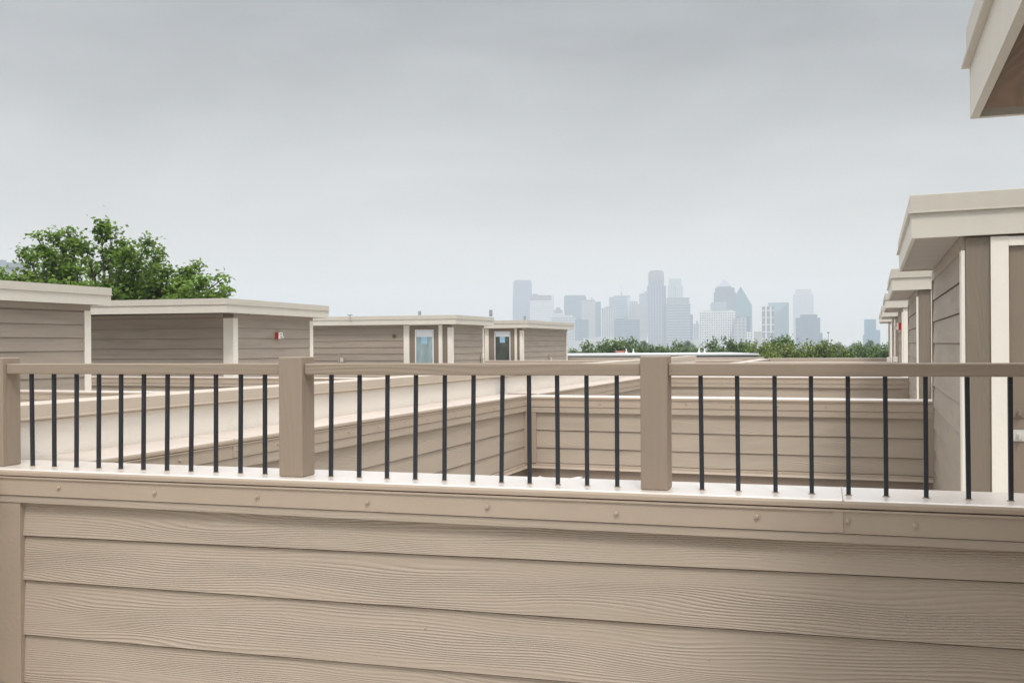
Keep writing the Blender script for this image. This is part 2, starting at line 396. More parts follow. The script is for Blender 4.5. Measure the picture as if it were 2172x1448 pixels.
def parapet(label, loc, rz, L0, L1, ztop, zs, screw_at, thick=0.28, trim_h=0.03, corner=(True, True), seams=(), group=None, cw=0.09, flash_ends=(0, 0), base_strip=True, coping_ends=(0, 0), simple=False, name='parapet_wall', bump_screw=True):
    """low wall: local x along it, its sided face towards local -y"""
    t = thing(name, label, 'parapet wall', loc, rz, group)
    zf1 = ztop - 0.028; zf0 = zf1 - 0.074; zt = zs[-1] if not isinstance(zs[-1], tuple) else zs[-1][0]
    core = MB(); core.box(L0, L1, 0.0, thick - 0.03, -0.3, ztop - 0.03); core.build('wall_core', M['base'], t)
    sd = MB(); a0 = L0 + (cw if corner[0] else 0); a1 = L1 - (cw if corner[1] else 0)
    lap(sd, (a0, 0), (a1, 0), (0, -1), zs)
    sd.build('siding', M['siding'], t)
    cp = MB(); r = 0.012
    prof = [(-0.032, zf1 + 0.002), (-0.032, ztop - r), (-0.032 + r * 0.3, ztop - r * 0.3), (-0.032 + r, ztop), (thick - r, ztop), (thick, ztop - r), (thick, zf1 - 0.05), (-0.005, zf1 - 0.05), (-0.005, zf1 + 0.002)]
    cp.extrude(prof, L0 - coping_ends[0], L1 + coping_ends[1]); cp.mi[2] = cp.mi[3] = cp.mi[4] = 1  # top faces get the paler colour that paints their sky gloss
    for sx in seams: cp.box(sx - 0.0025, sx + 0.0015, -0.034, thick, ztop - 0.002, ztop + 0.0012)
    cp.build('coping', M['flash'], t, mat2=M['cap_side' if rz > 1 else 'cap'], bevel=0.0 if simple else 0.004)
    fl = MB(); fl.box(L0 - flash_ends[0], L1 + flash_ends[1], -0.037, -0.012, zf0, zf1 - 0.002); fl.box(L0 - flash_ends[0], L1 + flash_ends[1], -0.043, -0.0372, zf1 - 0.007, zf1 - 0.0015)
    fl.box(L0 - flash_ends[0], L1 + flash_ends[1], -0.0385, -0.0372, zf0 - 0.001, zf0 + 0.003)
    for sx in seams: fl.box(sx - 0.03, sx, -0.041, -0.0372, zf0 + 0.0035, zf1 - 0.0075)
    fl.build('flashing', M['flash'], t)
    tb = MB(); tb.box(L0, L1, -0.0335, -0.0005, zt, zf0 - 0.004); tb.build('trim_board', M['trim'], t)
    zb = zs[0] if not isinstance(zs[0], tuple) else zs[0][0]
    for k, on in enumerate(corner):
        if on:
            cb = MB(); x = L0 if k == 0 else L1 - cw
            cb.box(x, x + cw, -0.030, -0.0007, zb - 0.005, zt - 0.001, 'z'); cb.build('corner_board', M['corner'], t, bevel=0.002)
    if base_strip:
        bs = MB(); bs.extrude([(-0.004, zb - 0.004), (-0.022, zb - 0.012), (-0.022, zb - 0.035), (-0.034, zb - 0.055), (-0.001, zb - 0.055), (-0.001, zb - 0.004)], L0, L1)
        bs.build('base_flashing', M['flash'], t)
    if bump_screw: screws(t, [(x, -0.0372, (zf0 + zf1) / 2 + rnd.uniform(-0.006, 0.006)) for x in screw_at])
    return t

# ------------------------------------------------------------------ ground, floors, buildings under the terraces
g = MB(); g.face([(-4890, -4890, -11), (4890, -4890, -11), (4890, 4890, -11), (-4890, 4890, -11)]); struct(g.build('ground', M['asphalt'], recalc=False))
f = MB(); f.box(-3.60, 3.3, -3.2, 41.2, -0.30, 0.0); struct(f.build('terrace_floor', M['floor']))
f = MB(); f.box(-22, -3.64, 0.0, 44, -0.30, 0.0); struct(f.build('roof_deck', M['floor']))
def townhouse(label, x0, x1, y0, y1, n, axis_side):
    t = thing('townhouse_row', label, 'building', ((x0 + x1) / 2, (y0 + y1) / 2, -11))
    hw, hd = (x1 - x0) / 2, (y1 - y0) / 2
    b = MB(); b.box(-hw, hw, -hd, hd, 0, 10.69); b.build('wall', M['body'], t)
    for k in range(n):
        for s in (-1, 1):
            for z in (1.2, 4.6, 8.0):
                y = -hd + (k + 0.5) * 2 * hd / n
                fr = MB(); fr.box(-0.04 if s < 0 else -0.02, 0.02 if s < 0 else 0.04, -0.75, 0.75, 0, 1.5); fo = fr.build('window_frame', M['cream'], t); fo.location = (s * hw, y, z)
                pn = MB(); pn.box(-0.05 if s < 0 else -0.01, 0.01 if s < 0 else 0.05, -0.66, 0.66, 0.09, 1.41); po = pn.build('pane', M['glass'], fo)
    return t
townhouse('long beige townhouse block under the near terraces and the dark railing', -3.59, 3.29, -3.19, 41.19, 7, 0)
townhouse('long beige townhouse block under the row of four stair houses at the left', -21.99, -3.65, 0.01, 43.99, 7, 0)

# ------------------------------------------------------------------ near wall and railing
WA = R(2.5); WO = Vector((-2.0404, 3.2759, 0.0))
cu, su = math.cos(WA), math.sin(WA)
def wall_u(px, d=0.0):
    a, b = ray(px)
    ox, oy = WO.x - d * su, WO.y + d * cu
    det = -cu * b + a * su
    return (ox * b - a * oy) / det
near_screws = [wall_u(x) for x in (137, 339, 555, 787, 1039, 1310, 1605, 1795, 1936)]
near = parapet('near taupe lap sided parapet wall filling the bottom of the picture, below the railing', WO, WA, -1.337, 2.60, EYE - 0.49,
    [(0.095, 0.115), (0.29, 0.317), (0.511, 0.531), (0.690, 0.732), (0.827, 0.829)], near_screws, 0.28, corner=(True, False), seams=(wall_u(1786),), flash_ends=(0, 0), coping_ends=(0.20, 0.0), bump_screw=True, cw=0.125)

nails = [(265, 1123), (395, 1113), (1180, 1262), (1745, 1190), (1885, 1339), (900, 1330), (1500, 1395)]
nm_ = MB(); nm_.cyl((0, 0, 0), 0.0042, -0.0022, 10, 'y', 0.002); n0 = None
for px, py in nails:
    u = wall_u(px); zc = (WO.x + u * cu) * -sy_ + (WO.y + u * su) * cy_
    if n0 is None: n0 = o = nm_.build('nail_head', M['flash'], near)
    else: o = dup(n0, near, (0, 0, 0))
    o.location = (u, -0.0085, EYE + (hor(px) - py) * zc / FPX)
rail = thing('railing', 'taupe wooden railing with dark metal balusters standing on the near parapet wall', 'railing', WO, WA)
ZC = EYE - 0.49
ZR1, ZR0, ZP = EYE - 0.065, EYE - 0.107, EYE - 0.040
posts = [(wall_u(5.5, .03) - 0.098, wall_u(5.5, .03)), (wall_u(590, .03), wall_u(640, .03)), (wall_u(1357, .03), wall_u(1415, .03))]
for a, b in posts:
    p = MB(); p.box(a, b, 0.03, 0.128, ZC + 0.0005, ZP, 'z'); p.build('post', M['rail'], rail, bevel=0.004)
spans = [(posts[0][1] + .0005, posts[1][0] - .0005), (posts[1][1] + .0005, posts[2][0] - .0005), (posts[2][1] + .0005, 2.60)]
for a, b in spans:
    p = MB(); p.box(a, b, 0.047, 0.122, ZR0, ZR1); p.build('top_rail', M['rail'], rail, bevel=0.004)
a, b = -1.62, posts[0][0] - .0005
p = MB(); p.box(a, b, 0.047, 0.122, ZR0, ZR1); p.build('top_rail', M['rail'], rail, bevel=0.004)
bal_px = [66, 112, 159, 206, 253, 301, 351, 402, 455, 507, 559, 699, 759, 818, 878, 940, 1000, 1061, 1121, 1181, 1243, 1307, 1487, 1564, 1643, 1720, 1798, 1878, 1963, 2053, 2143]
bm_ = MB(); bm_.box(-0.0069, 0.0069, -0.0069, 0.0069, 0.0, ZR0 - ZC + 0.01, 'z')
bsh = MB(); bsh.cyl((0, 0, 0), 0.0115, 0.0022, 10)
bal0 = None
for px in bal_px:
    # the baluster stands 55 mm behind the wall face
    k = wall_u(px)
    zc = (WO.x + k * cu) * -sy_ + (WO.y + k * su) * cy_
    u = wall_u(px, 0.07)
    if bal0 is None:
        o = bm_.build('baluster', M['iron'], rail, bevel=0.0015); bal0 = o
        s = bsh.build('shoe', M['flash'], o); sh0 = s
    else:
        o = dup(bal0, rail, (0, 0, 0)); s = dup(sh0, o, (0, 0, 0))
    o.location = (u, 0.075, ZC + 0.0004)
    o.rotation_euler = (rnd.uniform(-0.004, 0.004), rnd.uniform(-0.006, 0.006) + (0.012 if 150 < px < 1100 else -0.004), rnd.uniform(-0.05, 0.05))

# camera terrace: left wall, out of frame but for its end
parapet('parapet wall of the nearest terrace, a sliver at the left edge of the photo', (-3.385, -3.1, 0), R(90), 0, 6.26, 0.958, [0.095, 0.29, 0.51, 0.69, 0.826], [5.2, 5.6, 6.0, 6.22], 0.2, corner=(False, False))

# ------------------------------------------------------------------ partitions and side walls of the right-hand row
XL, XR = -3.27, 0.514
ZS = [0.28, 0.45, 0.625, 0.80]
PY = [9.62, 15.92, 22.22, 28.52, 34.82, 41.0]
labs = ['taupe sided parapet wall across the next terrace, seen through the railing, with bright worn coping',
        'second taupe parapet wall behind, its pale coping just below the wooden top rail at the right',
        'third cross parapet wall of the right terraces, hidden mostly by the top rail',
        'fourth cross parapet wall, its cap just showing over the top rail before the trees',
        'farthest brown parapet cap over the top rail, in front of the green trees']
for k, y in enumerate(PY[:5]):
    sp = [0.35 + j * 0.42 for j in range(9)] if k < 2 else []
    parapet(labs[k], (XL, y, 0), 0, 0.0 if k else 0.0, XR - XL + (0.03 if k == 0 else 0.0), 0.94 + (0.012 if k == 4 else 0), [z - 0.02 if z > .3 else z for z in ZS], sp, 0.28, seams=(1.9,) if k < 2 else (), corner=(True, True), simple=k > 1, cw=0.11)
side_labs = ['long taupe sided parapet wall running back along the foot of the white stucco wall',
             'taupe parapet wall at the left of the second terrace, seen between the last balusters of the middle bay',
             'left parapet wall of the third terrace beyond the middle post',
             'left parapet wall of the fourth terrace, its cap slanting up beside the white modern roof',
             'left parapet wall of the farthest terrace, its cap meeting the far parapet under the trees']
ends = [3.50] + [y + 0.282 for y in PY]
for k in range(5):
    y0, y1 = ends[k], PY[k] - 0.0
    ln = y1 - y0
    if k == 0: sx = [Y_at(px, XL) - y0 for px in (366, 487, 577, 729, 792, 847, 897, 957, 1038, 1071, 1105)]
    else: sx = [0.3 + j * 0.5 for j in range(int(ln / 0.5))] if k < 3 else []
    parapet(side_labs[k], (XL, y0, 0), R(90), 0, ln - 0.001, 0.955 - 0.004 * k, [z - 0.005 if z > .3 else z for z in ZS], [s for s in sx if 0 < s < ln], 0.315, corner=(False, True), seams=(Y_at(487, XL) - y0, Y_at(957, XL) - y0) if k == 0 else (), simple=k > 1)

# white stucco wall with tan cap
st = thing('stucco_wall', 'long white stucco wall with tan metal cap running away behind the railing', 'wall', (-3.59, -2.5, 0), R(90))
LN = 24.4
s = MB(); s.box(0, LN, 0.0, 0.18, 0.3, EYE - 0.335); s.build('stucco_face', M['stucco'], st)
s = MB(); s.box(0, LN + .01, -0.022, 0.2, EYE - 0.322, EYE - 0.256); s.box(0, LN + .01, -0.032, -0.0222, EYE - 0.324, EYE - 0.314); s.box(0, LN, -0.008, 0.19, EYE - 0.334, EYE - 0.3225)
s.build('wall_cap', M['stucco_cap'], st, bevel=0.002)
s = MB(); s.box(0, 0, 0, 0, 0, 0)

# ------------------------------------------------------------------ stair houses
def stair_house(label, loc, x0, x1, y0, y1, roof, slope=(0, 0), trims=(), door=None, front_siding=None, side_dir=-1, side_trim=0.1, wood=False, group=None, pitch=0.185, ztop=EYE + 0.867, zoff=0.0, pipes=(), wall_bottom=0.0, frieze=True, side_top_cut=0.0, far_trim=True):
    """local frame: x right, y back; front face at y0; visible side face at x0 (side_dir -1) or x1 (+1)
    trims: (xa, xb, material key, proud) on the front; door: (xa, xb, ztop, glass spec)"""
    t = thing('stair_house', label, 'rooftop stair house', loc, 0, group)
    zw = ztop - 0.26                                  # wall top, inside the roof edge
    core = MB(); core.box(x0, x1, y0, y1, -0.2, zw + 0.02); core.build('wall', M['panel'], t)
    zs = [0.11 + zoff]
    while zs[-1] + pitch < zw - 0.075: zs.append(zs[-1] + pitch)
    zs.append(zw - 0.07)
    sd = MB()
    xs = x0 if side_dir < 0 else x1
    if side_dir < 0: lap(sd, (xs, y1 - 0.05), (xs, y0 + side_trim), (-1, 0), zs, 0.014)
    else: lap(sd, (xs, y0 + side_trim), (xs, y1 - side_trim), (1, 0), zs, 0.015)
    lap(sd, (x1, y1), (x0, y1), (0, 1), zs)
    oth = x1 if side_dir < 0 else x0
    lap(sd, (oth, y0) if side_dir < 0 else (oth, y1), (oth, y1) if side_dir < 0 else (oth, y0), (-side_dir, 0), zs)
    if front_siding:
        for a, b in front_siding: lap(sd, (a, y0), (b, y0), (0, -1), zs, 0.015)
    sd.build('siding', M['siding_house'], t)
    # frieze boards under the roof
    fz = MB()
    if side_dir < 0: fz.box(x0 - 0.018, x0 - 0.0005, y0 + 0.001, y1, zw - 0.07, zw + 0.015, 'y')
    else: fz.box(x1 + 0.0005, x1 + 0.018, y0 + 0.001, y1, zw - 0.07, zw + 0.015, 'y')
    if front_siding:
        for a, b in front_siding: fz.box(a, b, y0 - 0.017, y0 - 0.0005, zw - 0.055, zw + 0.012)
    fz.build('frieze_board', M['siding_house'], t)
    # corner boards of the visible side
    if side_dir < 0:
        c = MB(); c.box(x0 - 0.022, x0 - 0.0012, y0 - 0.004, y0 + side_trim, -0.05, zw - 0.072, 'z'); c.build('corner_board', M['cream'], t, bevel=0.002)
        c = MB(); c.box(x0 - 0.02, x0 - 0.0012, y1 - 0.05, y1 + 0.01, -0.05, zw - 0.072, 'z'); c.build('corner_board', M['siding_house'], t)
    else:
        c = MB(); c.box(x1 + 0.0012, x1 + 0.022, y0 - 0.004, y0 + side_trim, -0.05, zw - 0.072, 'z'); c.build('corner_board', M['cream'], t)
        c = MB(); c.box(x1 + 0.0012, x1 + 0.022, y1 - side_trim, y1 + 0.004, -0.05, zw - 0.072, 'z'); c.build('corner_board', M['cream'], t)
    for a, b, mk, pr in trims:
        c = MB(); c.box(a, b, y0 - pr, y0 - 0.0008, -0.05, zw - (0.0 if mk != 'cream_low' else 0.07), 'z'); c.build('trim_board', M['cream' if mk.startswith('cream') else mk], t, bevel=0.002)
    if door:
        a, b, zt, gl = door
        hd = MB(); hd.box(a - 0.001, b + 0.001, y0 - 0.03, y0 - 0.0009, zt + 0.002, zw - 0.003); hd.build('door_head_trim', M['cream'], t)
        dr = MB(); dr.box(a + 0.004, b - 0.004, y0 - 0.008, y0 - 0.001, 0.03, zt); do = dr.build('door', M['door'], t, bevel=0.001)
        if gl:
            ga, gb_, gz0, gz1, gmat, blind = gl
            fr = MB()
            for q in ((ga - 0.03, gb_ + 0.03, gz1, gz1 + 0.03), (ga - 0.03, gb_ + 0.03, gz0 - 0.03, gz0), (ga - 0.03, ga, gz0, gz1), (gb_, gb_ + 0.03, gz0, gz1)):
                fr.box(q[0], q[1], y0 - 0.02, y0 - 0.0085, q[2], q[3])
            fr.build('glazing_bead', M['white'], do)
            gg = MB(); gg.box(ga, gb_, y0 - 0.012, y0 - 0.0083, gz0, gz1); gg.build('glass', M[gmat], do)
            bl = MB(); bl.box(ga + .01, gb_ - .01, y0 - 0.0165, y0 - 0.0122, gz1 - blind, gz1 - .005); bl.build('blind', M['blind'], do)
            tg = MB(); m_ = (ga + gb_) / 2; tg.box(m_ - 0.09, m_ + 0.09, y0 - 0.0168, y0 - 0.0122, gz1 - blind - 0.20, gz1 - blind - .002); tg.build('sticker', M['blue'], do)
            hx = b - 0.07
            hn = MB(); hn.cyl((hx, y0 - 0.008, 0.95), 0.028, -0.05, 10, 'y'); hn.build('handle', M['dark'], do)
        else:
            for z, mm in ((1.05, 'door'), (0.915, 'silver')):
                hn = MB(); hn.box(a + 0.012, a + 0.085, y0 - 0.016, y0 - 0.0082, z - 0.032, z + 0.032); hn.cyl((a + 0.05, y0 - 0.016, z), 0.017, -0.02, 12, 'y'); hn.box(a + 0.043, a + 0.057, y0 - 0.048, y0 - 0.0362, z - 0.018, z + 0.012)
                hn.build('handle' if z < 1 else 'deadbolt', M[mm], do, bevel=0.001)
    rx0, rx1, ry0, ry1 = roof
    ro = MB(); ro.box(rx0, rx1, ry0, ry1, ztop - 0.098, ztop); ro.box(rx0 - 0.012, rx1 + 0.012, ry0 - 0.012, ry1 + 0.012, ztop - 0.108, ztop - 0.0982); ro.shear(*slope)
    roof_o = ro.build('roof', M['capmetal'], t, bevel=0.002)
    fa = MB(); k = 0.03
    fa.box(rx0 + .008, rx1 - .008, ry0 + .008, ry0 + k, ztop - 0.252, ztop - 0.109); fa.box(rx0 + .008, rx1 - .008, ry1 - k, ry1 - .008, ztop - 0.252, ztop - 0.109)
    fa.box(rx0 + .0083, rx0 + k, ry0 + k + .0005, ry1 - k - .0005, ztop - 0.252, ztop - 0.109, 'y'); fa.box(rx1 - k, rx1 - .0083, ry0 + k + .0005, ry1 - k - .0005, ztop - 0.252, ztop - 0.109, 'y')
    fa.shear(*slope); fa.build('fascia', M['fascia'], roof_o)
    sf = MB(); sf.box(rx0 + k + .001, rx1 - k - .001, ry0 + k + .001, ry1 - k - (0.035 if wood else .001), ztop - 0.238, ztop - 0.22, 'y' if wood else 'x'); sf.shear(*slope)
    sf.build('soffit', M['soffit_wood' if wood else 'soffit'], roof_o)
    dk = MB(); dk.box(rx0 + k + .002, rx1 - k - .002, ry0 + k + .002, ry1 - k - .002, ztop - 0.215, ztop - 0.20); dk.shear(*slope); dk.build('roof_deck_board', M['dark'], roof_o)
    for (px_, py_, h_) in pipes:
        v = MB(); v.cyl((px_, py_, ztop - 0.02), 0.045, h_, 12); v.build('vent_pipe', M['grey'], roof_o, smooth=False)
    return t

R_labs = ['nearest stair house, only its roof corner with brown wooden soffit in the top right corner',
          'large stair house at the right edge with taupe corner panel, cream trim and brown door',
          'second stair house from the right edge, tucked under the overhang of the large one',
          'third stair house of the right row, with the red alarm on its side',
          'fourth stair house of the right row, small under the receding roofs',
          'farthest stair house of the right row, beside the trees and the blue tower']
for k in range(6):
    y = 6.45 + 6.3 * (k - 1)
    xw = XR if k else 0.55
    if k == 0:
        stair_house(R_labs[k], (xw, y, 0), 0, 2.65, 0, 2.80, (-0.30, 2.95, -0.08, 2.92), slope=(0.0, 0), wood=True, trims=((0.02, .15, 'panel', 0.012),), door=(0.24, 1.1, 2.0, None))
        continue
    plain = k in (3, 5)
    tr = ((0.001, 0.131, 'panel', 0.012), (0.132, 0.226, 'cream', 0.03), (1.13, 1.22, 'cream', 0.03)) if not plain else ((0.001, 0.226, 'cream', 0.012), (1.13, 1.22, 'cream', 0.03))
    stair_house(R_labs[k], (xw, y, 0), 0, 2.65, 0, 3.17, (-0.30, 2.95, -0.06, 2.92 if k == 1 else 2.9), slope=(0.013, 0), trims=tr, door=(0.227, 1.129, 2.0, None), side_trim=0.13, zoff=0.04, group=None)

L_labs = ['left stair house cut by the left edge of the photo, in front of the tree',
          'wide stair house below the green tree with the red alarm on its side wall',
          'stair house in the middle of the left row whose glazed door shows a pale blind',
          'farthest stair house of the left row, whose glazed door is dark, left of the skyline']
def left_house(k, xw, y0, y1, width, ry0, ry1, zt, **kw):
    xr = 0.25
    return stair_house(L_labs[k], (xw, y0, 0), -width, 0, 0, y1 - y0, (-width - 0.25, xr, ry0 - y0, ry1 - y0), side_dir=1, ztop=EYE + zt, side_trim=0.12, **kw)
left_house(0, -10.6, 7.6, 11.7, 3.5, 7.3, 11.87, 0.857, front_siding=[(-3.5, -0.1)], slope=(0, 0))
left_house(1, -10.9, 15.6, 18.35, 5.4, 15.05, 18.62, 0.85, front_siding=[(-5.3, -0.20)], trims=((-0.195, 0.02, 'cream_low', 0.02),), slope=(-0.004, -0.004), pitch=0.187, pipes=((X_at(386, 17.5) + 10.9, 1.9, 0.16),))
def lx(px, Y, xw): return X_at(px, Y) - xw
Y3, Y4 = 25.7, 31.7
q = lambda px: lx(px, Y3, -10.9)
left_house(2, -10.9, Y3, 28.15, 5.2, 25.45, 28.4, 0.83, front_siding=[(-5.1, q(856))], slope=(-0.002, 0),
    trims=((q(857), q(869), 'cream', 0.03), (q(931), q(939), 'cream', 0.03), (q(939.5), -0.12, 'panel', 0.012), (-0.11, 0.0, 'cream_low', 0.015)),
    door=(q(869), q(931), 2.05, (q(883), q(918), 0.35, 1.86, 'glass_pale', 0.17)), pipes=((q(846), 1.4, 0.2), (q(1014), 1.0, 0.18)))
q = lambda px: lx(px, Y4, -10.9)
left_house(3, -10.9, Y4, 36.9, 4.2, 31.5, 37.05, 0.815, front_siding=[(-4.1, q(1028))], slope=(0, 0),
    trims=((q(1029), q(1037), 'cream', 0.03), (q(1092), q(1097), 'cream', 0.03), (q(1097.3), -0.1, 'panel', 0.012), (-0.09, 0.0, 'cream_low', 0.015)),
    door=(q(1037.2), q(1091.8), 2.05, (q(1051), q(1081), 0.35, 1.88, 'glass', 0.15)), pipes=((q(1083), 1.5, 0.2),))

# left-row parapets
ll = ['parapet wall cap at the far left behind the stucco wall, in front of the left stair house',
      'parapet wall with pale edge line below the wide stair house, seen through the left bay',
      'parapet wall of the left row in front of the middle stair house',
      'parapet wall in front of the farthest stair house of the left row, with a box beside it',
      'last parapet of the left row, just above the top rail near the middle post']
for k, y in enumerate((9.2, 14.05, 24.3, 31.0, 37.6)):
    parapet(ll[k], (-21.5, y, 0), 0, 0, 21.5 - 3.70, 0.955 - 0.002 * k, ZS, [17.8 - 0.35 - 0.5 * j for j in range(22)] if k < 2 else [], 0.28, corner=(False, False), simple=True, seams=(9.3,) if k < 2 else ())

# ------------------------------------------------------------------ things on the walls and roofs
def strobe(label, loc, rz, big=1.0):
    t = thing('fire_alarm', label, 'fire alarm', loc, rz)
    b = MB(); b.box(-0.065, 0.065, -0.055, 0.0, -0.065, 0.065); b.build('back_box', M['red'], t, bevel=0.004)
    b = MB(); b.box(-0.062, 0.062, -0.085, -0.0555, -0.062, 0.062); pl = b.build('face_plate', M['white'], t, bevel=0.006)
    b = MB(); b.cyl((0.0, -0.0855, -0.025), 0.036, -0.05, 14, 'y', 0.022); b.build('lamp_lens', M['silver'], pl, smooth=False)
    for x in (-0.025, 0.02):
        b = MB(); b.cyl((x, -0.0855, 0.03), 0.012, -0.004, 8, 'y'); b.build('sounder_hole', M['dark'], pl)
    return t
ys = Y_at(587, -10.9)
strobe('red and white fire alarm on the side wall of the wide stair house', (-10.886, ys, EYE + (734.7 - 712) / FPX * (ys * cy_ + 10.9 * sy_)), R(90), 1)
strobe('red and white fire alarm on the third stair house of the right row', (XR - 0.014, 19.3, 1.74), R(-90))
def ubox(label, loc, rz, pipe=True):
    t = thing('outlet_box', label, 'outlet box', loc, rz)
    b = MB(); b.box(-0.06, 0.06, -0.05, 0.0, -0.08, 0.08); b.build('box_body', M['trim'], t, bevel=0.004)
    b = MB(); b.box(-0.05, 0.05, -0.064, -0.0505, -0.05, 0.07); b.build('box_cover', M['silver'], t, bevel=0.003)
    if pipe:
        b = MB(); b.cyl((-0.10, -0.03, -0.4), 0.022, 0.58, 8); b.build('conduit', M['trim'], t)
    return t
def zat(px, py, X, Y): return EYE + (hor(px) - py) / FPX * (-X * sy_ + Y * cy_)
x = X_at(727, Y3); ubox('taupe outlet box low on the front of the middle stair house', (x, Y3 - 0.013, zat(727, 764, x, Y3)), 0)
y = Y_at(1021, -10.9); ubox('outlet box at the far corner of the middle stair house', (-10.885, y, zat(1021, 765, -10.9, y)), R(90))
y = Y_at(1165, -10.9); ubox('outlet box on the side of the farthest left stair house', (-10.885, y, zat(1165, 762, -10.9, y)), R(90))
for px, kk in ((1889, 3), (1877, 4)):
    y = 6.45 + 6.3 * kk - 0.03
    t = ubox('small brown outlet box on the front trim of the %s right stair house' % ('fourth' if kk == 3 else 'farthest'), (X_at(px, y) + 0.1, y, zat(px, 763, XR, y)), 0, False)
# weather cover standing open on the second right house
y = 12.72
t = thing('outlet_cover', 'open silver weatherproof outlet cover low on the cream trim behind the large stair house', 'outlet cover', (X_at(1984, y), y, zat(1984, 822, XR + .2, y)))
b = MB(); b.box(-0.04, 0.04, -0.03, 0.0, -0.06, 0.06); b.build('cover_base', M['silver'], t, bevel=0.003)
b = MB(); b.box(-0.04, 0.04, -0.07, -0.031, -0.01, 0.0); b.box(-0.04, 0.04, -0.11, -0.1, -0.09, 0.0); b.box(-0.04, 0.04, -0.1, -0.0705, -0.012, 0.002); b.build('cover_flap', M['silver'], t, bevel=0.002)
# round vent
t = thing('round_vent', 'small dark round vent beside the door of the middle stair house', 'vent', (X_at(837, Y3), Y3 - 0.012, zat(837, 713, X_at(837, Y3), Y3)))
b = MB(); b.cyl((0, 0, 0), 0.062, -0.02, 16, 'y'); b.build('vent_ring', M['door'], t)
b = MB(); b.cyl((0, -0.0202, 0), 0.042, -0.006, 14, 'y'); b.build('vent_grille', M['dark'], t)
# small roof antenna
x = X_at(747, 25.6)
t = thing('roof_antenna', 'small grey disc antenna on a bent arm at the edge of the middle roof', 'antenna', (x, 25.5, EYE + 0.83))
b = MB(); b.cyl((0, 0, 0.035), 0.07, 0.02, 14); b.build('disc', M['grey'], t)
b = MB(); b.tube([(0.0, 0.0, 0.04), (0.03, -0.08, -0.02), (0.09, -0.09, -0.14)], [0.012, 0.012, 0.014]); b.build('arm', M['grey'], t)
b = MB(); b.tube([(-0.11, 0, 0.06), (0.0, 0, 0.045)], [0.006, 0.006]); b.build('wire', M['grey'], t)
# scrap of white roofing membrane in the corner of the next terrace
c = MB(); rr_ = random.Random(3); n = 7
for i in range(n):
    for j in range(4):
        def pt(i, j): return (-3.12 + i * 0.075, 9.18 + j * 0.1, 0.13 + 0.07 * noise.noise(Vector((i * .6, j * .7, 1.3))) + 0.05 * abs(i - 3) / 3)
        c.face([pt(i, j), pt(i + 1, j), pt(i + 1, j + 1), pt(i, j + 1)])
        c.face([(a_, b_, c_ - 0.004) for a_, b_, c_ in (pt(i, j), pt(i, j + 1), pt(i + 1, j + 1), pt(i + 1, j))])
c.v = [(a_, b_, c_ - 0.025) for a_, b_, c_ in c.v]
o = c.build('membrane_scrap', M['white'], None); tag(o, 'crumpled scrap of white roofing membrane in the corner of the next terrace', 'membrane')

# ------------------------------------------------------------------ modern building with white flat roof
DB = 78.0
p0 = P(1130, 752, DB); ang = YAW
tb = thing('modern_house', 'low modern house with white flat roof edge behind the middle post', 'house', (p0.x, p0.y, -11), YAW)
wd = (1590 - 1130) / FPX * DB; zr = p0.z + 11
b = MB(); b.box(0, wd, 0, 9, 0, zr - 0.5); b.build('wall', M['whitewall'], tb)
b = MB(); b.box(-0.8, wd + .5, -0.9, 9.5, zr - 0.09, zr); ro = b.build('roof', M['whitewall'], tb)
b = MB(); b.box(-0.7, wd + .4, -0.7, 9.3, zr - 0.46, zr - 0.0905); b.build('eaves', M['gutter'], ro)
b = MB(); b.box(-0.9, wd + .6, -1.0, -0.905, zr - 0.15, zr - 0.11); b.build('gutter', M['silver'], ro)
for px in (1330, 1345, 1485, 1497):
    b = MB(); u = (px - 1130) / FPX * DB; b.cyl((u, 0.5, zr), 0.13, 0.2, 10, 'z', 0.05); b.cyl((u, 0.5, zr + 0.2), 0.045, 0.2, 8); b.build('vent_pipe', M['white'], ro)
b = MB(); u = (1319 - 1130) / FPX * DB; b.box(u - 0.3, u + 0.3, 1, 1.6, zr, zr + 0.12); ch = b.build('chimney', M['white'], ro)
b = MB(); b.box(u - 0.34, u + 0.34, .96, 1.64, zr + 0.121, zr + 0.24); b.build('chimney_cap', M['brick'], ch)
u = (1470 - 1130) / FPX * DB
b = MB(); b.box(u, u + 0.72, -0.03, 0, zr - 2.0, zr - 0.5); wn = b.build('window', M['shutter'], tb)
b = MB(); b.box(u - .28, u - .05, -0.05, 0, zr - 2.0, zr - 0.62); b.build('window_frame', M['white'], tb)
u = (1552 - 1130) / FPX * DB
b = MB(); b.box(u - 0.35, u + 0.5, -0.03, 0, zr - 1.8, zr - 0.75); b.build('window', M['glass'], tb)

# ------------------------------------------------------------------ trees
def leaf(mb, p, size, droop, rg, tint):
    ax = Vector((rg.gauss(0, 1), rg.gauss(0, 1), rg.gauss(0, 0.6) - droop)).normalized()
    sd = ax.cross(Vector((rg.gauss(0, .5), rg.gauss(0, .5), 1))).normalized()
    up = sd.cross(ax) * rg.uniform(-0.12, 0.25) * size
    l = size * rg.uniform(0.7, 1.25); wd_ = size * 0.42
    a = p; c = p + ax * l; m = p + ax * l * 0.45
    mb.face([tuple(a), tuple(m + sd * wd_ + up), tuple(c), tuple(m - sd * wd_ + up)], None, tint)

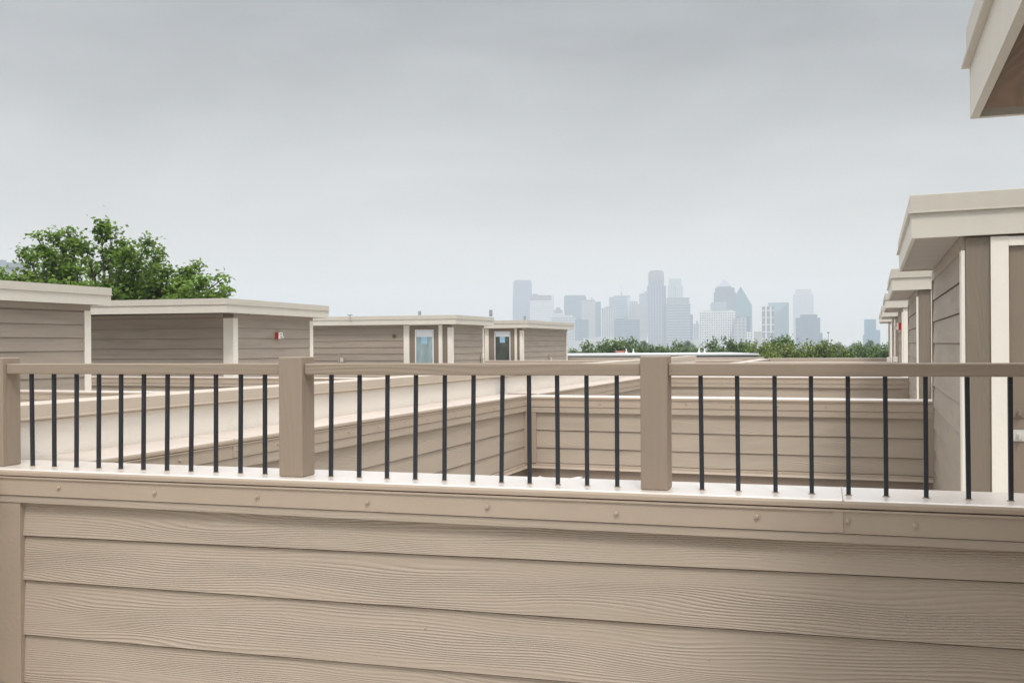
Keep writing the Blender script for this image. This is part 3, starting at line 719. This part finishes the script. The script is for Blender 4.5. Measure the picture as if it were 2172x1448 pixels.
def big_tree():
    rg = random.Random(11)
    D = 34.0
    base = P(225, 738, D); base.z = -11
    t = thing('oak_tree', 'tall leafy green tree rising behind the left stair houses', 'tree', (base.x, base.y, -11))
    tips = [(215, 478), (236, 482), (150, 493), (122, 497), (80, 505), (54, 530), (180, 515), (262, 515), (275, 528), (315, 517), (335, 535), (302, 535), (330, 560), (418, 566), (400, 575),
            (478, 588), (476, 612), (430, 600), (470, 628), (372, 595), (30, 590), (60, 575), (-25, 585), (-40, 560), (100, 560), (150, 570), (200, 560), (250, 560), (290, 575), (345, 610), (120, 600), (180, 610), (240, 615), (300, 615), (380, 625), (60, 610), (10, 600), (-10, 570), (90, 530), (240, 530), (130, 540),
            (420, 630), (350, 575), (395, 612), (60, 640), (150, 640), (250, 650), (330, 645)]
    hub = P(215, 745, D) - base
    crown = MB(); wood = MB()
    wood.tube([(0, 0, 0), (0.1, 0, 4), tuple(hub * 0.75), tuple(hub)], [0.42, 0.34, 0.28, 0.2], 9)
    for i, (px, py) in enumerate(tips):
        dd = D + rg.uniform(-2.6, 2.6) * (0.4 if py < 530 else 1)
        tip = P(px, py, dd) - base
        st_ = hub + Vector((rg.uniform(-.4, .4), rg.uniform(-.4, .4), rg.uniform(-1.6, 0.3)))
        mid = st_.lerp(tip, 0.5) + Vector((rg.uniform(-.25, .25), rg.uniform(-.3, .3), -0.25))
        pts = []
        for s in range(9):
            k = s / 8
            pts.append(st_ * (1 - k) ** 2 + mid * 2 * k * (1 - k) + tip * k * k)
        wood.tube([tuple(q) for q in pts], [0.09 * (1 - s / 8.6) + 0.008 for s in range(9)], 5)
        n = 11 if py < 540 else 14
        for c in range(n):
            k = (1.0, 0.93, 0.85)[c] if c < 3 else rg.uniform(0.22, 1.0) ** 0.8
            s = k * 8; a = int(min(s, 7)); cpt = pts[a].lerp(pts[a + 1], s - a)
            rad = 0.10 + (1 - k) * 0.54
            cpt = cpt + Vector((rg.gauss(0, 1), rg.gauss(0, 1), rg.gauss(0, .8))) * rad * 0.55
            if rg.random() < 0.5:
                wood.tube([tuple(pts[a]), tuple(cpt)], [0.018, 0.006], 3)
            tn = rg.uniform(0, 1)
            cr_ = rg.uniform(0.15, 0.30)
            for _ in range(rg.randint(40, 58)):
                o = Vector((rg.gauss(0, 1), rg.gauss(0, 1), rg.gauss(0, .7))) * cr_ * 0.75
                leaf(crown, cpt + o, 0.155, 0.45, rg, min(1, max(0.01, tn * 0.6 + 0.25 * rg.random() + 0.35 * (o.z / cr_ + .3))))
    wood.build('trunk', M['bark'], t)
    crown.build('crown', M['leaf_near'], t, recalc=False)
big_tree()

def tree_mesh(seed, mat, leafsize=0.36, nclump=260, per=34):
    """a crown about 10 m wide; returns (crown mesh object data, trunk data) in local metres, base at 0, height 12"""
    rg = random.Random(seed)
    cr_ = MB(); tr = MB()
    tr.tube([(0, 0, 0), (0.1, 0.05, 3), (0.0, 0.1, 6), (0.1, 0, 9)], [0.35, 0.27, 0.2, 0.08], 7)
    lobes = []
    for k in range(9):
        a = rg.uniform(0, 6.28); r = rg.uniform(0.8, 3.2); z = rg.uniform(6.2, 10.4) - r * 0.35
        lobes.append((Vector((math.cos(a) * r, math.sin(a) * r, z)), rg.uniform(1.3, 2.1)))
        tr.tube([(0, 0, rg.uniform(3, 6)), tuple(Vector((math.cos(a) * r * .5, math.sin(a) * r * .5, z - 1.0))), (math.cos(a) * r, math.sin(a) * r, z)], [0.16, 0.09, 0.03], 5)
    lobes.append((Vector((rg.uniform(-.8, .8), rg.uniform(-.8, .8), 10.3)), 1.5))
    for c in range(nclump):
        lc, lr = rg.choice(lobes)
        v = Vector((rg.gauss(0, 1), rg.gauss(0, 1), rg.gauss(0, 1))).normalized() * lr * rg.uniform(0.55, 1.12)
        if v.z < -0.6 * lr: v.z *= 0.5
        p = lc + v
        tn = rg.uniform(0, 0.75)
        cs = rg.uniform(0.3, 0.62)
        for _ in range(per):
            o = Vector((rg.gauss(0, 1), rg.gauss(0, 1), rg.gauss(0, .8))) * cs * 0.75
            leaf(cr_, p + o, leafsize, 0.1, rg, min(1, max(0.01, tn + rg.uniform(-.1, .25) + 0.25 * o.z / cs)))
    for k in range(12):                       # shoots that break the outline
        lc, lr = rg.choice(lobes); a = rg.uniform(0, 6.28)
        tip = lc + Vector((math.cos(a) * .7, math.sin(a) * .7, 1.0)).normalized() * lr * rg.uniform(1.2, 1.5)
        for s in range(26):
            q_ = lc.lerp(tip, 0.6 + 0.4 * s / 26); leaf(cr_, q_ + Vector((rg.gauss(0, .16), rg.gauss(0, .16), rg.gauss(0, .12))), leafsize * .8, 0.0, rg, rg.uniform(.3, .9))
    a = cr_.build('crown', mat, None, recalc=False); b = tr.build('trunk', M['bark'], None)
    da, db = a.data, b.data
    bpy.data.objects.remove(a); bpy.data.objects.remove(b)
    return da, db
var_d = [tree_mesh(21, M['leaf_far']), tree_mesh(22, M['leaf_far']), tree_mesh(23, M['leaf_far'])]
var_y = [tree_mesh(31, M['leaf_yellow'], 0.32, 300), tree_mesh(32, M['leaf_yellow'], 0.32, 300)]
trees = [  # px, py top, distance, width factor, kind, label
    (1218, 741, 150, 1.0, 'd', 'dark green tree beside the farthest left stair house'),
    (1252, 730, 140, 1.0, 'd', 'rounded green tree right of the farthest left stair house, below the pale low building'),
    (1282, 727, 155, 0.9, 'd', 'green tree below the tower with vertical strips'),
    (1312, 720, 132, 0.95, 'd', 'darkest green tree above the red chimney cap'),
    (1346, 722, 150, 1.0, 'd', 'green tree under the right half of the dark blue slab building'),
    (1366, 724, 420, 1.2, 'd', 'hazy far tree at the foot of the tallest tower, left side'),
    (1395, 733, 150, 1.0, 'd', 'low green tree right in front of the tallest tower'),
    (1434, 728, 160, 0.8, 'd', 'dark tree below the wide banded tower'),
    (1459, 724, 460, 1.3, 'd', 'hazy bluish tree left of the white gridded hotel'),
    (1476, 738, 200, 0.9, 'd', 'small tree at the left foot of the white gridded hotel'),
    (1516, 726, 112, 0.7, 'd', 'bushy green tree in front of the white gridded hotel, left one'),
    (1548, 723, 118, 0.7, 'd', 'bushy green tree in front of the white gridded hotel, right one'),
    (1582, 724, 120, 0.75, 'd', 'green tree below the pointed teal glass tower'),
    (1612, 722, 100, 0.7, 'y', 'olive tree below the small tan building'),
    (1645, 720, 98, 0.75, 'y', 'olive tree below the white framed tower'),
    (1668, 713, 105, 0.7, 'd', 'tree with the tallest shoots, below the teal slanted tower'),
    (1700, 720, 96, 0.8, 'y', 'yellowish green tree below the stepped blue building'),
    (1733, 718, 100, 0.8, 'y', 'olive green tree left of the thin lamp mast'),
    (1765, 722, 104, 0.7, 'y', 'yellowish tree right of the thin lamp mast'),
    (1780, 728, 380, 1.3, 'd', 'faded far tree behind the olive trees by the gap of open sky'),
    (1800, 741, 130, 0.8, 'd', 'low tree in the gap of open sky'),
    (1811, 727, 900, 1.6, 'd', 'faintest blue tree on the horizon in the gap of sky'),
    (1826, 732, 150, 0.8, 'd', 'dark tree at the left foot of the blue glass tower at the right'),
    (1846, 722, 480, 1.2, 'd', 'hazy tree in front of the blue glass tower at the right'),
    (1856, 733, 150, 0.9, 'd', 'dark green tree left of the farthest right stair house'),
    (1885, 730, 140, 1.0, 'd', 'tree half behind the farthest right stair house'),
    (1596, 745, 84, 0.55, 'd', 'low tree overlapping the right end of the white roof'),
    (1625, 742, 80, 0.6, 'y', 'low olive tree just above the slanting parapet cap'),
    (1522, 758, 72, 0.16, 'y', 'small light green sapling in front of the white modern house'),
]
rg = random.Random(5)
for i, (px, py, D, wf, kd, lab) in enumerate(trees):
    top = P(px, py, D); hgt = top.z + 11
    t = thing('broadleaf_tree', lab, 'tree', (top.x, top.y, -11), rg.uniform(0, 6.28), 'trees beyond the terraces')
    da, db = (var_d if kd == 'd' else var_y)[i % (3 if kd == 'd' else 2)]
    t.scale = (wf * D / 130 if D < 300 else wf, wf * D / 130 if D < 300 else wf, hgt / 12.0)
    if D < 300: t.scale = (max(0.75, wf), max(0.75, wf), hgt / 12.0)
    if wf < 0.3: t.scale = (0.3, 0.3, hgt / 12.0)
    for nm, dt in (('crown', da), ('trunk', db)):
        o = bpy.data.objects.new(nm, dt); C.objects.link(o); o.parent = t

# ------------------------------------------------------------------ skyline
def tower(name, label, D, boxes, mat, depth=35, extra=None, cat='tower', rot=0.0):
    """boxes: (px0, px1, ytop[, ybottom]) in photo measure, turned into metres at distance D"""
    xs = [b[0] for b in boxes] + [b[1] for b in boxes]
    cx = (min(xs) + max(xs)) / 2
    p = P(cx, 738, D)
    t = thing(name, label, cat, (p.x, p.y, -11), math.atan2(-ray(cx)[0], ray(cx)[1]) + rot, 'buildings of the skyline')
    for j, bx in enumerate(boxes):
        x0 = (bx[0] - cx) / FPX * D; x1 = (bx[1] - cx) / FPX * D
        z1 = P(cx, bx[2], D).z + 11; z0 = P(cx, bx[3], D).z + 11 if len(bx) > 3 else 0
        mt = bx[4] if len(bx) > 4 else mat
        inset = 1.5 * j
        m = MB(); m.box(x0, x1, inset, depth - inset, z0, z1)
        m.build('shaft' if j == 0 else 'setback', mt, t)
    return t, cx
def zpx(cx, py, D): return P(cx, py, D).z + 11
F_ = facade
fa_pale = F_('facade_pale_grid', (0.42, 0.43, 0.46), (0.16, 0.19, 0.24), 9, 8, .5, .5)
fa_vault = F_('facade_grey_vault', (0.27, 0.30, 0.39), (0.07, 0.10, 0.18), 8, 6, .5, .6)
fa_white = F_('facade_white_grid', (0.80, 0.80, 0.80), (0.03, 0.04, 0.07), 5.6, 5.8, .58, .55)
fa_blue = F_('facade_blue_glass', (0.09, 0.17, 0.25), (0.04, 0.10, 0.16), 30, 7, .9, .5)
fa_blue2 = F_('facade_pale_blue_bands', (0.30, 0.37, 0.45), (0.10, 0.17, 0.24), 300, 7, 1.0, .5)
fa_bands = F_('facade_grey_bands', (0.32, 0.35, 0.42), (0.09, 0.12, 0.18), 400, 8, 1.0, .45)
fa_strip = F_('facade_vertical_strips', (0.48, 0.49, 0.52), (0.19, 0.21, 0.25), 7, 400, .5, 1.0)
fa_dark = F_('facade_dark_slate', (0.08, 0.10, 0.14), (0.04, 0.06, 0.10), 6, 400, .5, 1.0)
fa_teal = F_('facade_teal_glass', (0.10, 0.23, 0.28), (0.08, 0.20, 0.25), 12, 9, .9, .9)
fa_palest = F_('facade_pale_green_glass', (0.36, 0.44, 0.45), (0.28, 0.36, 0.38), 8, 300, .5, 1.0)
fa_frame = F_('facade_white_frame', (0.75, 0.75, 0.77), (0.12, 0.12, 0.15), 11.5, 17.5, .66, .88, off=3)
fa_balc = F_('facade_pale_balconies', (0.55, 0.57, 0.60), (0.30, 0.32, 0.36), 5, 5, .55, .5)
fa_tan = F_('facade_tan', (0.42, 0.37, 0.34), (0.3, 0.27, 0.26), 5, 5, .5, .5)
m_band = paint('dark_mauve_band', (0.20, 0.19, 0.22), 0.6); m_pale = paint('pale_concrete', (0.55, 0.56, 0.57), 0.7)
m_slate = paint('slate_roof', (0.17, 0.19, 0.23), 0.6)

def vault(t, cx, D, px0, px1, py1, py0, mat, depth, name='vault'):
    """rounded top seen from the front"""
    x0 = (px0 - cx) / FPX * D; x1 = (px1 - cx) / FPX * D; z0 = zpx(cx, py0, D); z1 = zpx(cx, py1, D)
    m = MB(); n = 12; prof = []
    for k in range(n + 1):
        a = math.pi * k / n
        ex = 0.38
        X = (x0 + x1) / 2 - (x1 - x0) / 2 * (abs(math.cos(a)) ** ex) * (1 if math.cos(a) > 0 else -1)
        prof.append((X, z0 + (z1 - z0) * abs(math.sin(a)) ** ex))
    for k in range(n):
        a, b = prof[k], prof[k + 1]
        m.face([(a[0], 0.5, a[1]), (b[0], 0.5, b[1]), (b[0], depth - .5, b[1]), (a[0], depth - .5, a[1])])
    m.face([(p[0], 0.5, p[1]) for p in prof]); m.face([(p[0], depth - .5, p[1]) for p in reversed(prof)])
    m.build(name, mat, t)

# from left to right
t, c = tower('office_tower', 'pale grey tower with rounded top at the left end of the skyline', 3500, [(1088, 1130, 628), (1089.5, 1129, 606)], fa_vault)
vault(t, c, 3500, 1089.5, 1129, 594, 606.5, fa_vault, 33)
tower('office_tower', 'pale gridded block with dark top band right of the rounded left tower', 3300, [(1125, 1170, 638), (1125, 1170, 626, 637.9, m_band), (1170.2, 1175.5, 627, 760, m_pale)], fa_white)
tower('office_block', 'slim pale block behind the gridded block at the left of the skyline', 3600, [(1130, 1142, 623)], fa_vault)
t, c = tower('office_block', 'pale block with rooftop machinery left of the wide bluish tower', 3350, [(1168, 1199, 664), (1172, 1193, 657, 663.9, m_band), (1180, 1189, 652, 656.9, m_slate)], fa_white)
tower('office_block', 'low gridded block behind the end of the last left roof', 3100, [(1170, 1222, 673), (1186, 1216, 669, 672.9, m_pale)], fa_pale)
tower('office_tower', 'wide pale blue tower with rounded roofline left of the two-tone tower', 3450, [(1197, 1244, 629), (1199, 1242, 626, 628.9), (1206, 1240, 630, 760, fa_blue2)], fa_blue)
t, c = tower('office_tower', 'two-tone tower with pale front and dark blue side face', 3150, [(1234, 1263.5, 638), (1263.6, 1275, 640, 760, fa_blue), (1242, 1262, 636, 637.9, m_slate), (1255, 1257, 631, 635.9, m_slate)], F_('facade_putty_face', (0.36, 0.38, 0.40), (0.33, 0.35, 0.38), 50, 60, .9, .06))
tower('office_tower', 'pale tower with fine vertical strips left of the spired tower', 3050, [(1276.5, 1306, 653), (1285, 1300, 650, 652.9, m_slate)], fa_strip)
t, c = tower('office_tower', 'banded pale blue tower with a thin spire on its roof', 3350, [(1293, 1331, 630), (1331.2, 1337.5, 630, 760, m_pale), (1303, 1337, 627, 629.9, fa_bands)], fa_blue2)
m = MB()
for s in (-1, 1): m.tube([(s * 3 + 6, 12, zpx(c, 627, 3350)), (6, 12, zpx(c, 616, 3350))], [1.0, 0.6], 4)
m.tube([(6, 12, zpx(c, 627, 3350)), (6, 12, zpx(c, 604, 3350))], [1.1, 0.4], 5); m.build('spire', M['grey'], t)
tower('office_block', 'narrow ribbed block right of the spired tower', 3300, [(1337.5, 1352.5, 639)], fa_strip)
tower('office_tower', 'low dark blue slab building left of the two-tone tower foot', 2900, [(1220, 1249, 678), (1224, 1233, 675, 677.9)], fa_blue)
tower('office_tower', 'low dark blue glass building in front of the spired tower', 2850, [(1303, 1357, 677.5), (1308, 1324, 675, 677.4), (1323, 1333, 673, 674.9, m_slate), (1325, 1343, 679, 760, F_('facade_blue_bands_low', (0.20, 0.27, 0.33), (0.1, 0.16, 0.21), 300, 7, 1, .5))], fa_blue)
tower('office_block', 'plain grey block left of the tallest tower', 3250, [(1342, 1374, 645)], F_('facade_plain_grey', (0.30, 0.31, 0.34), (0.27, 0.29, 0.32), 300, 24, 1, .2))
tower('office_tower', 'mauve block peeking over left of the tallest tower', 3600, [(1357, 1374, 623), (1368, 1374, 618, 622.9), (1363.5, 1366.5, 615, 622.9, m_pale)], fa_vault)
t, c = tower('office_tower', 'tallest grey tower with rounded shoulders in the middle of the skyline', 3000, [(1373, 1408, 606), (1408.1, 1413, 606.5, 760, m_slate), (1376, 1409, 594)], fa_vault, 42)
vault(t, c, 3000, 1375.8, 1409.2, 573.5, 593.8, F_('facade_tall_tower_crown', (0.27, 0.29, 0.33), (0.25, 0.27, 0.31), 20, 20, .5, .5), 41)
t, c = tower('office_tower', 'very pale green glass tower behind, right of the tallest tower', 3850, [(1417, 1448.5, 606), (1419.5, 1446, 591)], fa_palest)
m = MB(); m.box(-2, 2, -1.2, -0.1, 0, zpx(c, 606, 3850)); m.build('dark_recess', m_slate, t)
tower('office_tower', 'wide tower with horizontal bands right of the tallest tower', 2980, [(1413.5, 1464.5, 644), (1414.5, 1462.5, 631, 643.9, fa_slab := paint('slate_blue_band', (0.24, 0.27, 0.32), .6))], fa_bands)
tower('office_block', 'thin dark block at the right side of the banded tower', 3100, [(1464.8, 1470, 667)], fa_dark)
tower('office_block', 'small pale block with white edge left of the gridded hotel', 3300, [(1471, 1483, 687), (1477, 1481, 680, 686.9), (1471, 1472.5, 690, 724, M['white'])], fa_blue2)
tower('low_building', 'wide pale low building behind the trees at the left of the skyline', 1900, [(1205, 1262, 722), (1236, 1316, 716.5, 760, m_pale), (1260, 1300, 714.5, 716.4, m_pale)], m_pale, cat='building')
tower('low_building', 'pale low roof at the left foot of the tallest tower', 2200, [(1357, 1371, 718)], m_pale, cat='building')
t, c = tower('church', 'thin white steeple at the foot of the tallest tower', 1500, [(1371.5, 1375, 725)], M['white'], 6)
m = MB(); m.cyl((0, 3, zpx(c, 725, 1500)), 1.0, 13, 6, 'z', 0.05); m.build('steeple', M['white'], t)
tower('low_building', 'pale roofs between the banded tower and the gridded hotel', 1700, [(1466, 1486, 722), (1470, 1484, 718, 721.9)], m_pale, cat='building')
t, c = tower('hotel', 'large white hotel block with a square grid of dark windows', 2500, [(1483.8, 1560, 661), (1492, 1512, 658, 660.9, m_pale), (1522.6, 1547, 656.5, 688, fa_hot := F_('facade_hotel_bay', (0.42, 0.47, 0.48), (0.16, 0.21, 0.22), 3.5, 5, .6, .5)), (1547.2, 1554, 657.5, 688, m_pale)], fa_white, 30)
tower('office_block', 'light blue block rising behind the white hotel', 3150, [(1509.5, 1542, 641), (1507.5, 1510, 645), (1513, 1541, 640, 640.9)], F_('facade_pale_blue', (0.27, 0.35, 0.40), (0.22, 0.30, 0.35), 9, 9, .8, .8))
# tower with a pyramid roof
D = 3300
t, c = tower('office_tower', 'dark slate tower with a pyramid roof behind the white hotel', D, [(1515, 1561, 620), (1517.5, 1558.5, 610), (1522, 1552, 607.5, 609.9)], fa_dark, 46)
m = MB(); zb_ = zpx(c, 607.5, D); zt_ = zpx(c, 591.5, D); x0 = (1522.5 - c) / FPX * D; x1 = (1551.5 - c) / FPX * D
A = [(x0, 3, zb_), (x1, 3, zb_), (x1, 43, zb_), (x0, 43, zb_)]; ap = [((x0 + x1) / 2 - 2, 22, zt_), ((x0 + x1) / 2 + 2, 22, zt_)]
m.face([A[0], A[1], ap[1], ap[0]]); m.face([A[1], A[2], ap[1]]); m.face([A[2], A[3], ap[0], ap[1]]); m.face([A[3], A[0], ap[0]]); m.build('pyramid_roof', paint('pale_slate_roof', (0.30, 0.31, 0.37), .5), t)
# prism of teal glass
D = 2950; c = 1578
p = P(c, 738, D); t = thing('office_tower', 'teal glass prism tower with a sharp slanted point', 'tower', (p.x, p.y, -11), math.atan2(-ray(c)[0], ray(c)[1]), 'buildings of the skyline')
pr = [(1561.5, 760), (1561.5, 625), (1572.3, 607.3), (1594.5, 646.5), (1594.5, 760)]
pts = [((a - c) / FPX * D, max(0, zpx(c, b_, D))) for a, b_ in pr]; pts[0] = (pts[0][0], 0); pts[-1] = (pts[-1][0], 0)
m = MB(); m.face([(x, 0, z) for x, z in pts]); m.face([(x, 40, z) for x, z in reversed(pts)])
for k in range(5):
    a, b_ = pts[k], pts[(k + 1) % 5]; m.face([(a[0], 0, a[1]), (a[0], 40, a[1]), (b_[0], 40, b_[1]), (b_[0], 0, b_[1])])
m.build('glass_prism', fa_teal, t)
m = MB(); m.box((1594.6 - c) / FPX * D, (1595.8 - c) / FPX * D, 0, 30, 0, zpx(c, 648, D)); m.build('white_edge', m_pale, t)
tower('office_block', 'block of blue glass and white window grid below the teal prism', 2450, [(1558, 1583.5, 674, 760, fa_pale), (1570, 1595, 703, 760, fa_white), (1557.5, 1569, 677, 760, fa_blue), (1583.6, 1591, 671.5, 703, fa_blue), (1560, 1570, 671.5, 676.9, fa_blue)], fa_white, 30)
tower('office_block', 'small tan block standing alone left of the white framed tower', 2700, [(1599.5, 1616, 703)], fa_tan)
t, c = tower('apartment_tower', 'white framed tower with tall dark window panels', 2500, [(1616, 1642, 650)], fa_frame, 26)
m = MB(); m.box(-4, 4, 5, 15, zpx(c, 650, 2500), zpx(c, 647, 2500)); m.build('penthouse', m_pale, t)
# slanted teal tower
D = 2700
t, c = tower('glass_tower', 'teal glass tower with a slanted facet behind the white framed tower', D, [(1630, 1673, 642)], F_('facade_teal_front', (0.12, 0.22, 0.26), (0.17, 0.27, 0.31), 9, 300, .35, 1), 34)
m = MB(); x0 = (1632 - c) / FPX * D; x1 = (1672 - c) / FPX * D
m.face([(x0, -0.4, zpx(c, 643, D)), (x1, -0.4, zpx(c, 643, D)), (x0 + 6, -0.4, zpx(c, 673, D)), (x0 + 6, -0.4, zpx(c, 668, D))]); m.face([(x0, -0.1, zpx(c, 643, D)), (x0 + 6, -0.1, zpx(c, 673, D)), (x1, -0.1, zpx(c, 643, D))]); m.build('slanted_facet', paint('pale_teal_glass', (0.24, 0.37, 0.42), .2), t)
t, c = tower('apartment_tower', 'palest tower with ragged balcony edges at the right of the skyline', 3400, [(1688, 1720, 614), (1684.5, 1724.5, 624)], fa_balc, 40)
m = MB()
for k in range(24):
    z = zpx(c, 625 + k * 4.4, 3400)
    for s in (-1, 1):
        xx = s * (20.2 / FPX * 3400); m.box(min(xx, xx + s * 2.6), max(xx, xx + s * 2.6), 8, 26, z - 4.5, z - 1.5)
m.build('balcony', m_pale, t)
tower('office_tower', 'stepped slate blue building in front of the palest tower', 2600, [(1689, 1739, 674), (1698, 1733.5, 667, 673.9), (1739, 1743.5, 706)], F_('facade_slate_blue', (0.08, 0.15, 0.22), (0.06, 0.12, 0.19), 8, 8, .9, .9), 30)
tower('glass_tower', 'blue glass tower beside the farthest right stair house', 2300, [(1834, 1858, 677), (1831.5, 1834, 710), (1857.8, 1866, 700)], F_('facade_sky_blue', (0.12, 0.25, 0.36), (0.10, 0.22, 0.33), 9, 9, .9, .9), 26)
tower('office_block', 'grey hospital-like block behind the tree at the far left', 900, [(-40, 14, 551.5), (14.1, 56, 556, 566, F_('facade_ribbed_grey', (0.36, 0.37, 0.41), (0.24, 0.26, 0.31), 1.4, 400, .5, 1)), (14.2, 56, 566.1, 760, paint('pale_grey_panel', (0.45, 0.44, 0.46), .7)), (-40, -3, 575, 760, m_pale)], paint('grey_blue_panel', (0.33, 0.36, 0.42), .7), 25)
# lamp mast
p = P(1757, 705, 420); t = thing('light_mast', 'thin tall lamp mast above the olive trees', 'lamp mast', (p.x, p.y, -11))
m = MB(); m.tube([(0, 0, 0), (0, 0, p.z + 11)], [0.16, 0.10], 6); m.build('pole', M['grey'], t)
m = MB(); m.cyl((0, 0, p.z + 10.6), 0.45, 0.6, 8); m.build('lamp_head', M['grey'], t)

# ------------------------------------------------------------------ haze
hm = bpy.data.materials.new('haze_air'); hm.use_nodes = True; nt = hm.node_tree; nt.nodes.clear()
o = nt.nodes.new('ShaderNodeOutputMaterial'); v = nt.nodes.new('ShaderNodeVolumePrincipled')
v.inputs['Color'].default_value = (0.89, 0.94, 1.0, 1); v.inputs['Density'].default_value = 3.1e-4
nt.links.new(v.outputs[0], o.inputs['Volume'])
hz = MB(); hz.box(-4900, 4900, -4900, 4900, -12, 258); ho = hz.build('haze', hm); ho['kind'] = 'stuff'; ho['label'] = 'pale haze over the far city'
